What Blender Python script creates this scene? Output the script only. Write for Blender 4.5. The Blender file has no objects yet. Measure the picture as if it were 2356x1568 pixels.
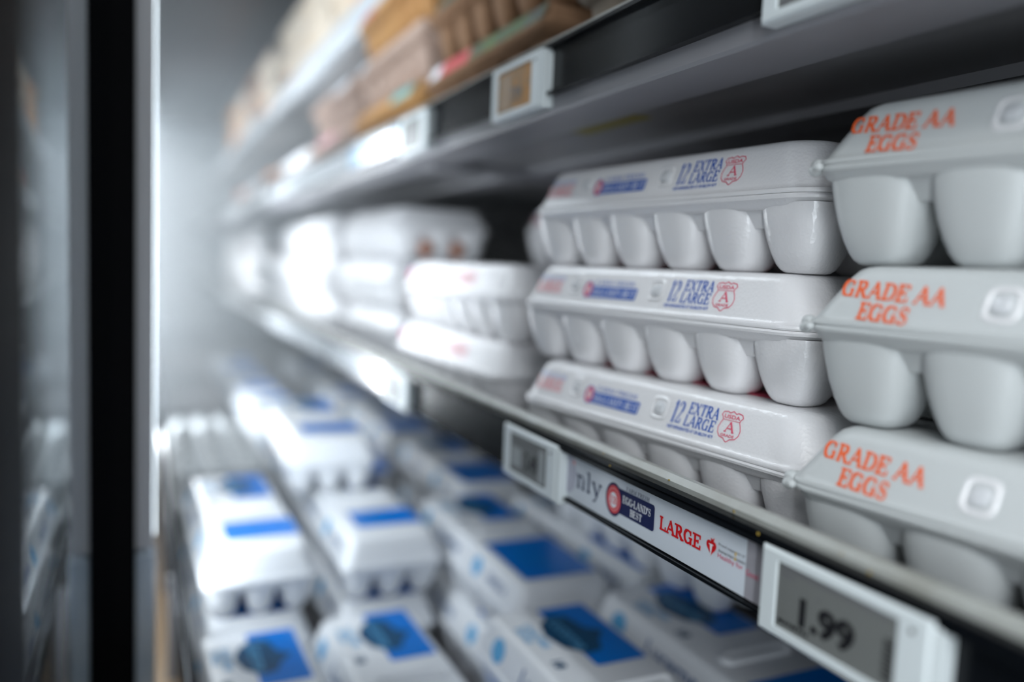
import bpy, math, random
from mathutils import Vector, Matrix
random.seed(7)
scn = bpy.context.scene
C = scn.collection

# ------------------------------------------------------------------ camera
cam_d = bpy.data.cameras.new('camera')
cam = bpy.data.objects.new('camera', cam_d); C.objects.link(cam); scn.camera = cam
CAM = Vector((0, 0, 1.4))
yaw, pit, rol = math.radians(25.084), math.radians(5.196), math.radians(2.5)
fw = Vector((-math.cos(yaw)*math.cos(pit), math.sin(yaw)*math.cos(pit), -math.sin(pit)))
r0 = fw.cross(Vector((0, 0, 1))).normalized(); u0 = r0.cross(fw)
rr = math.cos(rol)*r0 + math.sin(rol)*u0
uu = -math.sin(rol)*r0 + math.cos(rol)*u0
M = Matrix((rr, uu, -fw)).transposed().to_4x4(); M.translation = CAM
cam.matrix_world = M
cam_d.sensor_width = 36.0
cam_d.lens = 1832.0/2356*36
cam_d.clip_start = 0.01; cam_d.clip_end = 50
cam_d.dof.use_dof = True
cam_d.dof.focus_distance = 0.425
cam_d.dof.aperture_fstop = 1.95

# ------------------------------------------------------------------ light and exposure
scn.view_settings.view_transform = 'Standard'
scn.view_settings.look = 'None'
scn.view_settings.gamma = 1.0
scn.view_settings.use_curve_mapping = False
scn.view_settings.exposure = 1.15
w = bpy.data.worlds.new('world'); scn.world = w; w.use_nodes = True
bg = w.node_tree.nodes['Background']
bg.inputs[0].default_value = (0.80, 0.90, 1.0, 1); bg.inputs[1].default_value = 0.30

def area(name, loc, rot, sx, sy, power, col=(1, 1, 1)):
    d = bpy.data.lights.new(name, 'AREA'); d.shape = 'RECTANGLE'; d.size = sx; d.size_y = sy
    d.energy = power; d.color = col
    o = bpy.data.objects.new(name, d); C.objects.link(o)
    o.location = loc; o.rotation_euler = rot
    return o
area('aisle_light', (-1.2, -1.0, 2.9), (math.radians(-12), 0, 0), 4.5, 0.5, 28, (1.0, 0.99, 0.97))
area('aisle_light', (1.6, -1.0, 2.7), (0, math.radians(18), 0), 0.5, 1.4, 17, (0.95, 0.98, 1.0))
area('cooler_canopy_light', (-2.2, -0.02, 2.02), (math.radians(25), 0, 0), 3.2, 0.06, 8, (0.88, 0.95, 1.0))

# ------------------------------------------------------------------ materials
MATS = {}
def mat(name, col, rough=0.5, metal=0.0, spec=0.5, bump=None, emit=None, coat=0, sss=0, vary=None, trans=0):
    if name in MATS: return MATS[name]
    m = bpy.data.materials.new(name); m.use_nodes = True
    nt = m.node_tree; b = nt.nodes['Principled BSDF']
    b.inputs['Base Color'].default_value = (*col, 1)
    b.inputs['Roughness'].default_value = rough
    b.inputs['Metallic'].default_value = metal
    b.inputs['Specular IOR Level'].default_value = spec
    if coat: b.inputs['Coat Weight'].default_value = coat; b.inputs['Coat Roughness'].default_value = 0.08
    if sss:
        b.inputs['Subsurface Weight'].default_value = sss
        b.inputs['Subsurface Radius'].default_value = (1, .95, .9); b.inputs['Subsurface Scale'].default_value = 0.004
    if trans: b.inputs['Transmission Weight'].default_value = trans
    if emit:
        b.inputs['Emission Color'].default_value = (*emit[0], 1); b.inputs['Emission Strength'].default_value = emit[1]
    tc = None
    if bump or vary:
        tc = nt.nodes.new('ShaderNodeTexCoord')
    if bump:
        sc, st, kind = bump
        if kind == 'v':
            t = nt.nodes.new('ShaderNodeTexVoronoi'); t.inputs['Scale'].default_value = sc; out = t.outputs['Distance']
        else:
            t = nt.nodes.new('ShaderNodeTexNoise'); t.inputs['Scale'].default_value = sc; t.inputs['Detail'].default_value = 4; out = t.outputs['Fac']
        nt.links.new(tc.outputs['Object'], t.inputs['Vector'])
        bp = nt.nodes.new('ShaderNodeBump'); bp.inputs['Strength'].default_value = st; bp.inputs['Distance'].default_value = 0.0004
        nt.links.new(out, bp.inputs['Height']); nt.links.new(bp.outputs[0], b.inputs['Normal'])
    if vary:
        sc, c2 = vary
        n = nt.nodes.new('ShaderNodeTexNoise'); n.inputs['Scale'].default_value = sc; n.inputs['Detail'].default_value = 5
        nt.links.new(tc.outputs['Object'], n.inputs['Vector'])
        r = nt.nodes.new('ShaderNodeValToRGB'); r.color_ramp.elements[0].position = .35; r.color_ramp.elements[1].position = .7
        r.color_ramp.elements[0].color = (*col, 1); r.color_ramp.elements[1].color = (*c2, 1)
        nt.links.new(n.outputs['Fac'], r.inputs[0]); nt.links.new(r.outputs[0], b.inputs['Base Color'])
    MATS[name] = m
    return m
foam = mat('white_foam', (.80, .79, .80), .26, spec=.6, bump=(500, .32, 'v'), sss=.12)
foam_g = mat('matt_white_foam', (.55, .57, .57), .40, spec=.4, bump=(700, .12, 'v'), sss=.1)
foam_b = mat('glossy_white_foam', (.76, .78, .81), .32, spec=.5)
foam_w = mat('bright_foam', (.84, .84, .86), .4)
shell = mat('brown_eggshell', (.42, .20, .13), .55)
ink_blue = mat('blue_ink', (.015, .10, .46), .45, spec=.2)
ink_navy = mat('navy_ink', (.006, .012, .075), .35, spec=.2)
ink_pink = mat('pink_red_ink', (.72, .10, .17), .45, spec=.2)
ink_rose = mat('pale_rose_ink', (.80, .42, .45), .45, spec=.2)
ink_pale = mat('pale_blue_ink', (.40, .46, .75), .45, spec=.2)
ink_orange = mat('orange_ink', (.84, .13, .03), .5, spec=.2)
ink_white = mat('white_ink', (.78, .80, .84), .4, spec=.2)
ink_red = mat('red_ink', (.62, .008, .012), .35, spec=.2)
ink_black = mat('black_ink', (.012, .012, .014), .4, spec=.2)
ink_grey = mat('grey_ink', (.16, .16, .17), .4, spec=.2)
ink_cyan = mat('cyan_blue_ink', (.0, .17, .62), .30, spec=.2)
ink_teal = mat('dark_teal_ink', (.008, .07, .16), .35, spec=.2)
ink_sky = mat('sky_blue_ink', (.12, .42, .72), .4, spec=.2)
clear_tab = mat('glossy_tab_foam', (.62, .63, .65), .16, spec=.8)
black_rail = mat('black_plastic', (.004, .005, .0065), .2, spec=.22)
black_matt = mat('black_rubber', (.008, .008, .009), .6, spec=.03)
grey_lip = mat('dusty_grey_enamel', (.36, .37, .35), .38, vary=(38, (.27, .27, .24)))
grey_steel = mat('pale_grey_enamel', (.27, .265, .285), .40, vary=(3, (.23, .23, .245)))
under_steel = mat('dark_grey_enamel', (.20, .195, .205), .45, vary=(5, (.16, .16, .165)))
paper = mat('glossy_label_paper', (.66, .71, .77), .28, coat=.3)
paper2 = mat('plain_label_paper', (.72, .76, .80), .12, coat=.6)
clear_grey = mat('clear_plastic_edge', (.34, .33, .36), .2)
tag_white = mat('tag_white_plastic', (.66, .71, .72), .35)
screen = mat('e_paper_screen', (.165, .172, .165), .28, coat=.3)
screen_or = mat('e_paper_screen_amber', (.46, .20, .02), .3, vary=(90, (.22, .15, .08)))
crumb = mat('crumb', (.35, .24, .03), .7)

# ------------------------------------------------------------------ mesh builder
class MB:
    def __init__(s): s.v = []; s.f = []; s.m = []; s.mats = []; s.e = 0.0
    def mi(s, m):
        if m not in s.mats: s.mats.append(m)
        return s.mats.index(m)
    def add(s, vs, fs, m):
        k = len(s.v); i = s.mi(m)
        s.v += [tuple(p) for p in vs]
        for f in fs: s.f.append([a+k for a in f]); s.m.append(i)
    def box(s, x0, x1, y0, y1, z0, z1, m, b=0):
        if b:
            s.loft([(z0, (x1-x0)/2-b, (y1-y0)/2-b, b), (z0+b, (x1-x0)/2, (y1-y0)/2, b), (z1-b, (x1-x0)/2, (y1-y0)/2, b), (z1, (x1-x0)/2-b, (y1-y0)/2-b, b)],
                   m, ((x0+x1)/2, (y0+y1)/2), seg=2); return
        vs = [(x, y, z) for z in (z0, z1) for x, y in ((x0, y0), (x1, y0), (x1, y1), (x0, y1))]
        s.add(vs, [(3, 2, 1, 0), (4, 5, 6, 7), (0, 1, 5, 4), (1, 2, 6, 5), (2, 3, 7, 6), (3, 0, 4, 7)], m)
    def loft(s, rings, m, c=(0, 0), seg=6, caps=(True, True)):
        # ring = (z, half x, half y, corner radius)
        vs = []; n = 4*(seg+1)
        for z, hx, hy, r in rings:
            hx = max(hx, 1e-5); hy = max(hy, 1e-5); r = min(r, hx*.999, hy*.999)
            for q, (sx, sy) in enumerate(((1, 1), (-1, 1), (-1, -1), (1, -1))):
                for k in range(seg+1):
                    a = math.pi/2*(q + k/seg)
                    vs.append((c[0]+sx*(hx-r)+r*math.cos(a), c[1]+sy*(hy-r)+r*math.sin(a), z))
        fs = []
        for i in range(len(rings)-1):
            for j in range(n):
                k = (j+1) % n
                fs.append((i*n+j, i*n+k, (i+1)*n+k, (i+1)*n+j))
        if caps[0]: fs.append(tuple(range(n-1, -1, -1)))
        if caps[1]: fs.append(tuple((len(rings)-1)*n+j for j in range(n)))
        s.add(vs, fs, m)
    def revolve(s, prof, m, c=(0, 0), n=20, ex=2.0, sx=1, sy=1, flip=False):
        # prof = (z, radius), superellipse cross-section
        vs = []
        for z, r in prof:
            for j in range(n):
                a = 2*math.pi*(j+.5)/n; ca, sa = math.cos(a), math.sin(a)
                e = 2/ex
                vs.append((c[0]+sx*r*math.copysign(abs(ca)**e, ca), c[1]+sy*r*math.copysign(abs(sa)**e, sa), z))
        fs = []
        for i in range(len(prof)-1):
            for j in range(n):
                k = (j+1) % n
                fs.append((i*n+j, (i+1)*n+j, (i+1)*n+k, i*n+k) if not flip else (i*n+j, i*n+k, (i+1)*n+k, (i+1)*n+j))
        s.add(vs, fs, m)
    def poly(s, pts, fmap, m, off=0):
        s.e += 5e-7      # each stroke lies a hair above the last, so overlaps never shade each other
        s.add([fmap(u, v, off+s.e % 8e-5) for u, v in pts], [tuple(range(len(pts)))], m)
    def rect(s, u0, u1, v0, v1, fmap, m, off=0, r=0, shear=0):
        if r:
            pts = []
            for q, (cu, cv) in enumerate(((u1-r, v1-r), (u0+r, v1-r), (u0+r, v0+r), (u1-r, v0+r))):
                for k in range(5):
                    a = math.pi/2*(q+k/4); pts.append((cu+r*math.cos(a), cv+r*math.sin(a)))
        else: pts = [(u0, v0), (u1, v0), (u1, v1), (u0, v1)]
        if shear: pts = [(u+shear*(v-v0), v) for u, v in pts]
        s.poly(pts, fmap, m, off)
    def disc(s, u, v, ru, rv, fmap, m, off=0, n=28):
        s.poly([(u+ru*math.cos(2*math.pi*k/n), v+rv*math.sin(2*math.pi*k/n)) for k in range(n)], fmap, m, off)
    def line(s, pts, th, fmap, m, off=0):
        for (a, b), (c, d) in zip(pts, pts[1:]):
            L = math.hypot(c-a, d-b)
            if L < 1e-9: continue
            nx, ny = -(d-b)/L*th/2, (c-a)/L*th/2; ex, ey = (c-a)/L*th*.3, (d-b)/L*th*.3
            s.poly([(a-nx-ex, b-ny-ey), (c-nx+ex, d-ny+ey), (c+nx+ex, d+ny+ey), (a+nx-ex, b+ny-ey)], fmap, m, off)
    def sphere(s, c, r, m, n=8):
        prof = [(c[2]+r*math.cos(math.pi*i/n), r*math.sin(math.pi*i/n)+1e-6) for i in range(n+1)]
        s.revolve(prof, m, (c[0], c[1]), n=2*n)
    def build(s, name, parent=None, smooth=True, angle=40):
        me = bpy.data.meshes.new(name); me.from_pydata(s.v, [], s.f)
        for mm in s.mats: me.materials.append(mm)
        me.polygons.foreach_set('material_index', s.m)
        if smooth:
            me.polygons.foreach_set('use_smooth', [True]*len(s.f))
            me.set_sharp_from_angle(angle=math.radians(angle))
        me.update()
        o = bpy.data.objects.new(name, me); C.objects.link(o)
        if parent: o.parent = parent
        return o

# ------------------------------------------------------------------ lettering (drawn serif strokes; plain letters from the built-in font)
def arc(cx, cy, rx, ry, a0, a1, n=14):
    return [(cx+rx*math.cos(math.radians(a0+(a1-a0)*k/n)), cy+ry*math.sin(math.radians(a0+(a1-a0)*k/n))) for k in range(n+1)]
V, H_ = 1, 0
G = {  # width, strokes (points, thick?), serif centres
 'A': (.86, [([(.43, 1), (.12, 0)], 0), ([(.43, 1), (.74, 0)], 1), ([(.22, .34), (.62, .34)], 0)], [(.12, 0), (.74, 0)]),
 'B': (.72, [([(.2, 0), (.2, 1)], 1), ([(.2, 1), (.4, 1)]+arc(.4, .76, .2, .24, 90, -90)+[(.2, .52)], 0), ([(.2, .52), (.42, .52)]+arc(.42, .26, .22, .26, 90, -90)+[(.2, 0)], 0), (arc(.4, .76, .2, .24, 50, -50), 1), (arc(.42, .26, .22, .26, 50, -50), 1)], [(.14, 0), (.14, 1)]),
 'C': (.78, [(arc(.42, .5, .3, .5, 45, 315, 24), 0), (arc(.42, .5, .3, .5, 120, 240), 1), ([(.66, .98), (.66, .7)], 0)], []),
 'D': (.82, [([(.2, 0), (.2, 1)], 1), ([(.2, 1), (.38, 1)]+arc(.38, .5, .34, .5, 90, -90, 20)+[(.2, 0)], 0), (arc(.38, .5, .34, .5, 50, -50), 1)], [(.14, 0), (.14, 1)]),
 'E': (.72, [([(.2, 0), (.2, 1)], 1), ([(.1, 1), (.64, 1), (.64, .78)], 0), ([(.2, .52), (.48, .52)], 0), ([(.48, .62), (.48, .42)], 0), ([(.1, 0), (.66, 0), (.66, .24)], 0)], [(.14, 0), (.14, 1)]),
 'F': (.68, [([(.2, 0), (.2, 1)], 1), ([(.1, 1), (.62, 1), (.62, .78)], 0), ([(.2, .52), (.46, .52)], 0), ([(.46, .62), (.46, .42)], 0)], [(.2, 0), (.14, 1)]),
 'G': (.86, [(arc(.42, .5, .3, .5, 45, 320, 24), 0), (arc(.42, .5, .3, .5, 120, 240), 1), ([(.66, .98), (.66, .7)], 0), ([(.68, .02), (.68, .42)], 1)], [(.66, .44)]),
 'H': (.86, [([(.2, 0), (.2, 1)], 1), ([(.66, 0), (.66, 1)], 1), ([(.2, .5), (.66, .5)], 0)], [(.2, 0), (.2, 1), (.66, 0), (.66, 1)]),
 'I': (.4, [([(.2, 0), (.2, 1)], 1)], [(.2, 0), (.2, 1)]),
 'K': (.8, [([(.2, 0), (.2, 1)], 1), ([(.2, .4), (.62, 1)], 0), ([(.34, .58), (.68, 0)], 1)], [(.2, 0), (.2, 1), (.62, 1), (.68, 0)]),
 'L': (.68, [([(.2, 0), (.2, 1)], 1), ([(.1, 0), (.62, 0), (.62, .26)], 0)], [(.2, 1)]),
 'M': (1.0, [([(.18, 0), (.18, 1)], 0), ([(.18, 1), (.5, .1)], 1), ([(.5, .1), (.8, 1)], 0), ([(.8, 0), (.8, 1)], 1)], [(.18, 0), (.16, 1), (.8, 0), (.82, 1)]),
 'N': (.86, [([(.18, 0), (.18, 1)], 0), ([(.18, 1), (.68, 0)], 1), ([(.68, 0), (.68, 1)], 0)], [(.18, 0), (.14, 1), (.68, 1)]),
 'O': (.84, [(arc(.42, .5, .3, .5, 0, 360, 28), 0), (arc(.42, .5, .3, .5, 130, 230), 1), (arc(.42, .5, .3, .5, -50, 50), 1)], []),
 'P': (.7, [([(.2, 0), (.2, 1)], 1), ([(.2, 1), (.38, 1)]+arc(.38, .74, .22, .26, 90, -90)+[(.2, .48)], 0), (arc(.38, .74, .22, .26, 50, -50), 1)], [(.2, 0), (.14, 1)]),
 'R': (.8, [([(.2, 0), (.2, 1)], 1), ([(.2, 1), (.38, 1)]+arc(.38, .75, .2, .25, 90, -90)+[(.2, .5)], 0), (arc(.38, .75, .2, .25, 50, -50), 1), ([(.38, .5), (.68, 0)], 1)], [(.2, 0), (.14, 1), (.7, 0)]),
 'S': (.66, [(arc(.34, .75, .2, .25, 30, 200)+arc(.34, .26, .22, .26, 60, -150), 0), ([(.2, .62), (.48, .4)], 1), ([(.53, .98), (.53, .74)], 0), ([(.12, .02), (.12, .26)], 0)], []),
 'T': (.74, [([(.37, 0), (.37, 1)], 1), ([(.08, .76), (.08, 1), (.66, 1), (.66, .76)], 0)], [(.37, 0)]),
 'U': (.82, [([(.2, 1), (.2, .3)], 1), (arc(.42, .3, .22, .3, 180, 360), 0), ([(.64, .3), (.64, 1)], 0)], [(.2, 1), (.64, 1)]),
 'X': (.82, [([(.14, 1), (.68, 0)], 1), ([(.66, 1), (.14, 0)], 0)], [(.16, 1), (.64, 1), (.16, 0), (.66, 0)]),
 'n': (.66, [([(.18, 0), (.18, .64)], 1), (arc(.34, .4, .16, .26, 180, 0), 0), ([(.5, .42), (.5, 0)], 1)], [(.18, 0), (.13, .66), (.5, 0)]),
 'l': (.36, [([(.18, 0), (.18, 1)], 1)], [(.18, 0), (.13, 1)]),
 'y': (.62, [([(.12, .64), (.34, 0)], 1), ([(.54, .64), (.26, -.26), (.14, -.3)], 0)], [(.12, .66), (.54, .66)]),
 '1': (.46, [([(.24, 0), (.24, 1)], 1), ([(.24, 1), (.08, .84)], 0)], [(.24, 0)]),
 '2': (.6, [(arc(.3, .74, .2, .26, 170, -30)+[(.1, .03)], 0), (arc(.3, .74, .2, .26, 50, -40), 1), ([(.1, .03), (.52, .03), (.52, .2)], 0)], []),
 "'": (.22, [([(.12, 1), (.09, .72)], 1)], []),
 '-': (.26, [([(.06, .42), (.2, .42)], 1)], []),
 ' ': (.34, [], []),
}
def serif(mb, text, box, fmap, m, thick=.15, thin=.065, off=0, slant=0, ser=.27):
    u0, u1, v0, v1 = box
    W = sum(G[c][0] for c in text)
    su = (u1-u0)/W; sv = v1-v0
    x = 0
    def line(pts, th):
        # stroke thickness measured in letter heights, direction handled in real units
        q = [(u0+(x+a)*su+slant*b*sv, v0+b*sv) for a, b in pts]
        mb.line(q, th*sv, fmap, m, off)
    for ch in text:
        gw, st, se = G[ch]
        for pts, k in st: line(pts, thick if k else thin)
        for a, b in se:
            h = ser*sv/su/2
            line([(a-h, b), (a+h, b)], thin)
        x += gw
_txt = {}
def plain(mb, text, box, fmap, m, off=0, slant=0, bold=0):
    key = (text, bold)
    if key not in _txt:
        cu = bpy.data.curves.new('t', 'FONT'); cu.body = text; cu.fill_mode = 'FRONT'; cu.resolution_u = 3; cu.offset = bold
        ob = bpy.data.objects.new('t', cu); C.objects.link(ob)
        dg = bpy.context.evaluated_depsgraph_get(); dg.update()
        me = bpy.data.meshes.new_from_object(ob.evaluated_get(dg))
        vs = [tuple(v.co) for v in me.vertices]; fs = [tuple(p.vertices) for p in me.polygons]
        bpy.data.objects.remove(ob); bpy.data.curves.remove(cu); bpy.data.meshes.remove(me)
        _txt[key] = (vs, fs)
    vs, fs = _txt[key]
    x0 = min(v[0] for v in vs); x1 = max(v[0] for v in vs); y0 = min(v[1] for v in vs); y1 = max(v[1] for v in vs)
    a, b, c, d = box
    mb.add([fmap(a+(b-a)*(v[0]-x0)/(x1-x0)+slant*(v[1]-y0)/(y1-y0)*(d-c), c+(d-c)*(v[1]-y0)/(y1-y0), off) for v in vs], fs, m)

# ------------------------------------------------------------------ object helpers
def thing(name, label, cat, loc=(0, 0, 0), rotz=0, group=None):
    o = bpy.data.objects.new(name, None); C.objects.link(o); o.empty_display_size = .02
    o.location = loc; o.rotation_euler = (0, 0, rotz); o['label'] = label; o['category'] = cat
    if group: o['group'] = group
    return o
def tag(o, label, cat, group=None):
    o['label'] = label; o['category'] = cat
    if group: o['group'] = group
    return o
def struct(o): o['kind'] = 'structure'; return o
def dup(root, loc, rotz, label, group=None):
    r = root.copy(); C.objects.link(r); r.location = loc; r.rotation_euler = (0, 0, rotz)
    r['label'] = label
    if group: r['group'] = group
    for ch in list(root.children):
        c = ch.copy(); C.objects.link(c); c.parent = r
        for g in list(ch.children):
            d = g.copy(); C.objects.link(d); d.parent = c
    return r

# ================================================================== STRUCTURE
FRONT = .26          # front face of the two price rails
SH1 = 1.258          # top of the middle shelf
SH2 = 1.547          # top of the shelf above it
XR, XL = .75, -5.2
wall_dark = mat('cooler_back_enamel', (.10, .10, .105), .5)
wall_pale = mat('cooler_end_enamel', (.50, .56, .60), .45)
floor_m = mat('store_floor_tile', (.45, .43, .40), .25)
aisle_m = mat('aisle_far_shelving', (.10, .10, .11), .6, vary=(2.2, (.20, .17, .15)))
def sbox(name, *a):
    m = MB(); m.box(*a); return struct(m.build(name, smooth=False))
sbox('floor', -6, 3, -3, 1.0, -.02, 0, floor_m)
sbox('wall_back', XL, XR, .86, .90, .6, 2.2, wall_dark)
sbox('wall_left', XL-.05, XL, -.03, .86, .6, 2.2, wall_pale)
sbox('wall_right', XR, XR+.05, -.03, .90, 0, 2.2, wall_dark)
sbox('ceiling', XL, XR, .03, .90, 2.16, 2.20, wall_dark)
sbox('wall_aisle', -6, 3, -2.7, -2.6, 0, 2.4, aisle_m)
# cooler floor pan and air grille (warm light put into its colour) under the front of the lowest deck
g = MB()
grille_m = mat('warm_light_tinted_grille', (.90, .66, .42), .35)
g.box(XL, XR, -.02, .86, .70, .735, mat('pan_grey', (.22, .2, .18), .5))
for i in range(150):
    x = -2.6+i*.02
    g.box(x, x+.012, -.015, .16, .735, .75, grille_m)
o = g.build('trim_1', smooth=False); struct(o)

# ------------------------------------------------------------------ shelves
def make_shelf(name, label, zt, y0, y1, under, th=.030, XL=XL):
    t = thing(name, label, 'shelf', (0, y0, zt))
    b = MB()
    b.box(XL, XR, .012, y1-y0, -th, 0, under)
    if th > .02: b.box(XL, XR, .042, .052, -.036, -.030, grey_steel)
    b.box(XL, XR, .15, .19, -th-.007, -th, grey_steel)
    b.build('shelf_board', t, smooth=False)
    return t
s2 = make_shelf('refrigerated_shelf', 'grey steel shelf holding the brown pulp egg cartons', SH2, FRONT, .84, under_steel)
b = MB()   # fascia below the black channel and its return flange
prof = [(.0015, -.0255), (.0015, -.0355), (.0030, -.0375), (.0460, -.0375), (.0460, -.0335), (.0120, -.0335), (.0120, -.0255)]
n = len(prof)
b.add([(XL, y, z) for y, z in prof]+[(XR, y, z) for y, z in prof], [tuple(range(n-1, -1, -1)), tuple(range(n, 2*n))]+[(i, (i+1) % n, (i+1) % n+n, i+n) for i in range(n)], grey_steel)
b.build('shelf_fascia', s2, smooth=False)
b = MB()
b.box(XL, XR, .000, .010, .0095, .0145, grey_lip, .0015)
b.build('front_lip', s2)
b = MB()
b.box(XL, XR, .0005, .004, -.0245, .0095, black_rail)
b.box(XL, XR, -.004, .002, .0070, .0095, black_rail)
b.box(XL, XR, -.004, .002, -.0255, -.0235, black_rail)
b.build('price_channel', s2, smooth=False)['label'] = 'glossy black price channel'
# cantilever brackets under the shelf
for bx in (-.86, -1.75, -2.65, .1):
    b = MB()
    prof = [(.03, -.031), (.57, -.031), (.57, -.095), (.45, -.06), (.08, -.040), (.03, -.040)]
    vs = [(bx-.006, y, z) for y, z in prof]+[(bx+.006, y, z) for y, z in prof]
    n = len(prof)
    b.add(vs, [tuple(range(n)), tuple(range(2*n-1, n-1, -1))]+[(i, i+n, (i+1) % n+n, (i+1) % n) for i in range(n)], grey_steel)
    b.box(bx-.02, bx+.02, .03, .075, -.042, -.031, grey_steel)
    b.build('shelf_bracket', s2, smooth=False)
b = MB()   # faded yellow tape under the shelf, small vent holes
tp = mat('yellow_tape', (.24, .20, .03), .6)
b.box(-.60, -.51, .050, .085, -.0312, -.0301, tp)
b.build('yellow_tape', s2, smooth=False)['label'] = 'faded yellow tape patch'
b = MB()
for i in range(7):
    for j in range(2):
        b.disc(-.285+i*.011, .165+j*.011, .0025, .0025, lambda u, v, o: (u, v, -.0372), black_matt, n=10)
b.build('vent_holes', s2, smooth=False)

s1 = make_shelf('refrigerated_shelf', 'grey steel shelf holding the white foam egg cartons', SH1, FRONT, .84, under_steel, .0095)
b = MB()
b.box(XL, XR, .001, .0105, .0245, .034, grey_lip, .003)
b.box(XL, XR, .0035, .0125, -.0095, .026, grey_lip)
b.build('front_lip', s1)
b = MB()
b.box(XL, XR, .0008, .0036, -.010, .026, black_rail)
b.box(XL, XR, -.006, .0035, .0222, .0250, black_rail)
b.box(XL, XR, -.0045, .0035, .0255, .0282, black_rail)
b.box(XL, XR, -.0030, .0035, -.0112, -.0092, black_rail)
b.build('price_channel', s1, smooth=False)['label'] = 'glossy black ribbed price channel'
b = MB()
for k in range(46):
    x = random.choice((-.30, -.345, -.41, -.27, -.22, -.5))+random.uniform(-.012, .012)
    r = random.uniform(.0003, .0009)
    b.sphere((x, random.uniform(-.005, .004), .0258+random.uniform(0, .006)*(1 if k % 2 else .2)), r, crumb, 4)
cr = b.build('crumbs', s1); cr['kind'] = 'stuff'; cr['label'] = 'dried yellow crumbs'

s3 = make_shelf('refrigerated_shelf', 'topmost grey steel shelf above the brown cartons', 1.80, .318, .84, mat('mid_grey_enamel', (.40, .39, .39), .45), XL=-2.3)
b = MB()
b.box(-2.3, XR, -.004, .012, -.036, .012, mat('white_price_channel', (.62, .67, .72), .14, coat=.4))
b.build('price_channel', s3, smooth=False)['label'] = 'glossy white price channel'

# lowest deck with black front guard
dk = thing('cooler_deck', 'dark bottom deck of the cooler under the blue printed cartons', 'shelf', (0, .035, .95))
b = MB(); b.box(XL, XR, .004, .80, -.02, 0, under_steel); b.build('deck_board', dk, smooth=False)
b = MB()
b.box(XL, XR, .0, .004, -.03, .10, black_rail)
b.box(XL, XR, -.004, .008, .094, .104, mat('satin_black_metal', (.03, .032, .035), .2, metal=.5), .002)
b.build('front_guard', dk)['label'] = 'black front guard rail'
for i in range(18):
    x = .1-i*.26
    b = MB(); b.box(x-.004, x+.004, -.007, -.0005, -.03, .09, grey_steel); b.build('guard_post', dk, smooth=False)

# ================================================================== DOOR, MULLION, LED STRIPS
glass = bpy.data.materials.new('door_glass'); glass.use_nodes = True
nt = glass.node_tree; nt.nodes.clear()
out = nt.nodes.new('ShaderNodeOutputMaterial'); mx = nt.nodes.new('ShaderNodeMixShader')
fr = nt.nodes.new('ShaderNodeFresnel'); fr.inputs[0].default_value = 1.9
tr = nt.nodes.new('ShaderNodeBsdfTransparent'); tr.inputs[0].default_value = (.72, .76, .78, 1)
gl = nt.nodes.new('ShaderNodeBsdfGlossy'); gl.inputs['Roughness'].default_value = .015; gl.inputs[0].default_value = (.9, .95, .98, 1)
nt.links.new(fr.outputs[0], mx.inputs[0]); nt.links.new(tr.outputs[0], mx.inputs[1]); nt.links.new(gl.outputs[0], mx.inputs[2])
nt.links.new(mx.outputs[0], out.inputs[0])
YG = -.0225
def door(n, x0, x1):
    t = bpy.data.objects.new('door_%d' % n, None); C.objects.link(t); struct(t)
    b = MB(); b.box(x0, x1, YG-.006, YG, .72, 2.12, glass); b.build('glass_pane', t, smooth=False)
    b = MB(); b.box(x0, x1, YG-.02, YG+.004, 2.05, 2.14, black_matt); b.box(x0, x1, YG-.02, YG+.004, .66, .74, black_matt)
    b.build('door_rail', t, smooth=False)
    return t
led_m = mat('led_diffuser', (.9, .95, 1), .4, emit=((.80, .92, 1.0), 2.6))
strip_grey = mat('grey_light_housing', (.72, .71, .72), .45)
frost = mat('frosty_plastic', (.62, .70, .78), .35, bump=(60, .9, 'n'), vary=(25, (.80, .85, .9)))
def mullion(n, x, pw=3.0, az=35):
    t = bpy.data.objects.new('trim_%d' % n, None); C.objects.link(t); struct(t); t.location = (x, 0, 0)
    b = MB()
    b.box(-.02, .012, -.060, -.0045, .60, 2.15, black_matt, .002)
    b.build('mullion_post', t)
    b = MB(); b.box(-.020, .006, -.0045, .0105, 1.135, 2.12, strip_grey, .0015); b.build('light_housing', t)
    b = MB(); b.box(-.028, -.018, .0105, .0114, 1.14, 2.11, led_m)
    b.box(-.029, -.021, -.004, .0105, 1.14, 2.11, led_m)
    b.build('light_strip', t, smooth=False)['label'] = 'glowing white light strip'
    area('mullion_light', (x-.035, .014, 1.38), (math.radians(90), 0, math.radians(az)), .02, .62, pw, (.86, .94, 1.0))
    b = MB(); b.box(-.020, .010, -.0045, .012, .62, 1.133, frost, .003); b.build('frosted_base', t)
    return t
mullion(7, .17, .75, 25); mullion(2, -.770, .85, 52); mullion(3, -1.72, 2.6, -32); mullion(4, -2.55, 1.6); mullion(5, -3.4, 1.6)  # first one stands unseen behind the camera, added to brighten the mullion ahead
door(1, -.765, -.205); door(2, -1.70, -.80); door(3, -2.53, -1.75); door(4, -3.38, -2.58)
b = MB(); b.box(-.205, -.12, -.075, -.0215, .55, 2.2, black_matt, .001); o = b.build('trim_6'); struct(o)

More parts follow.
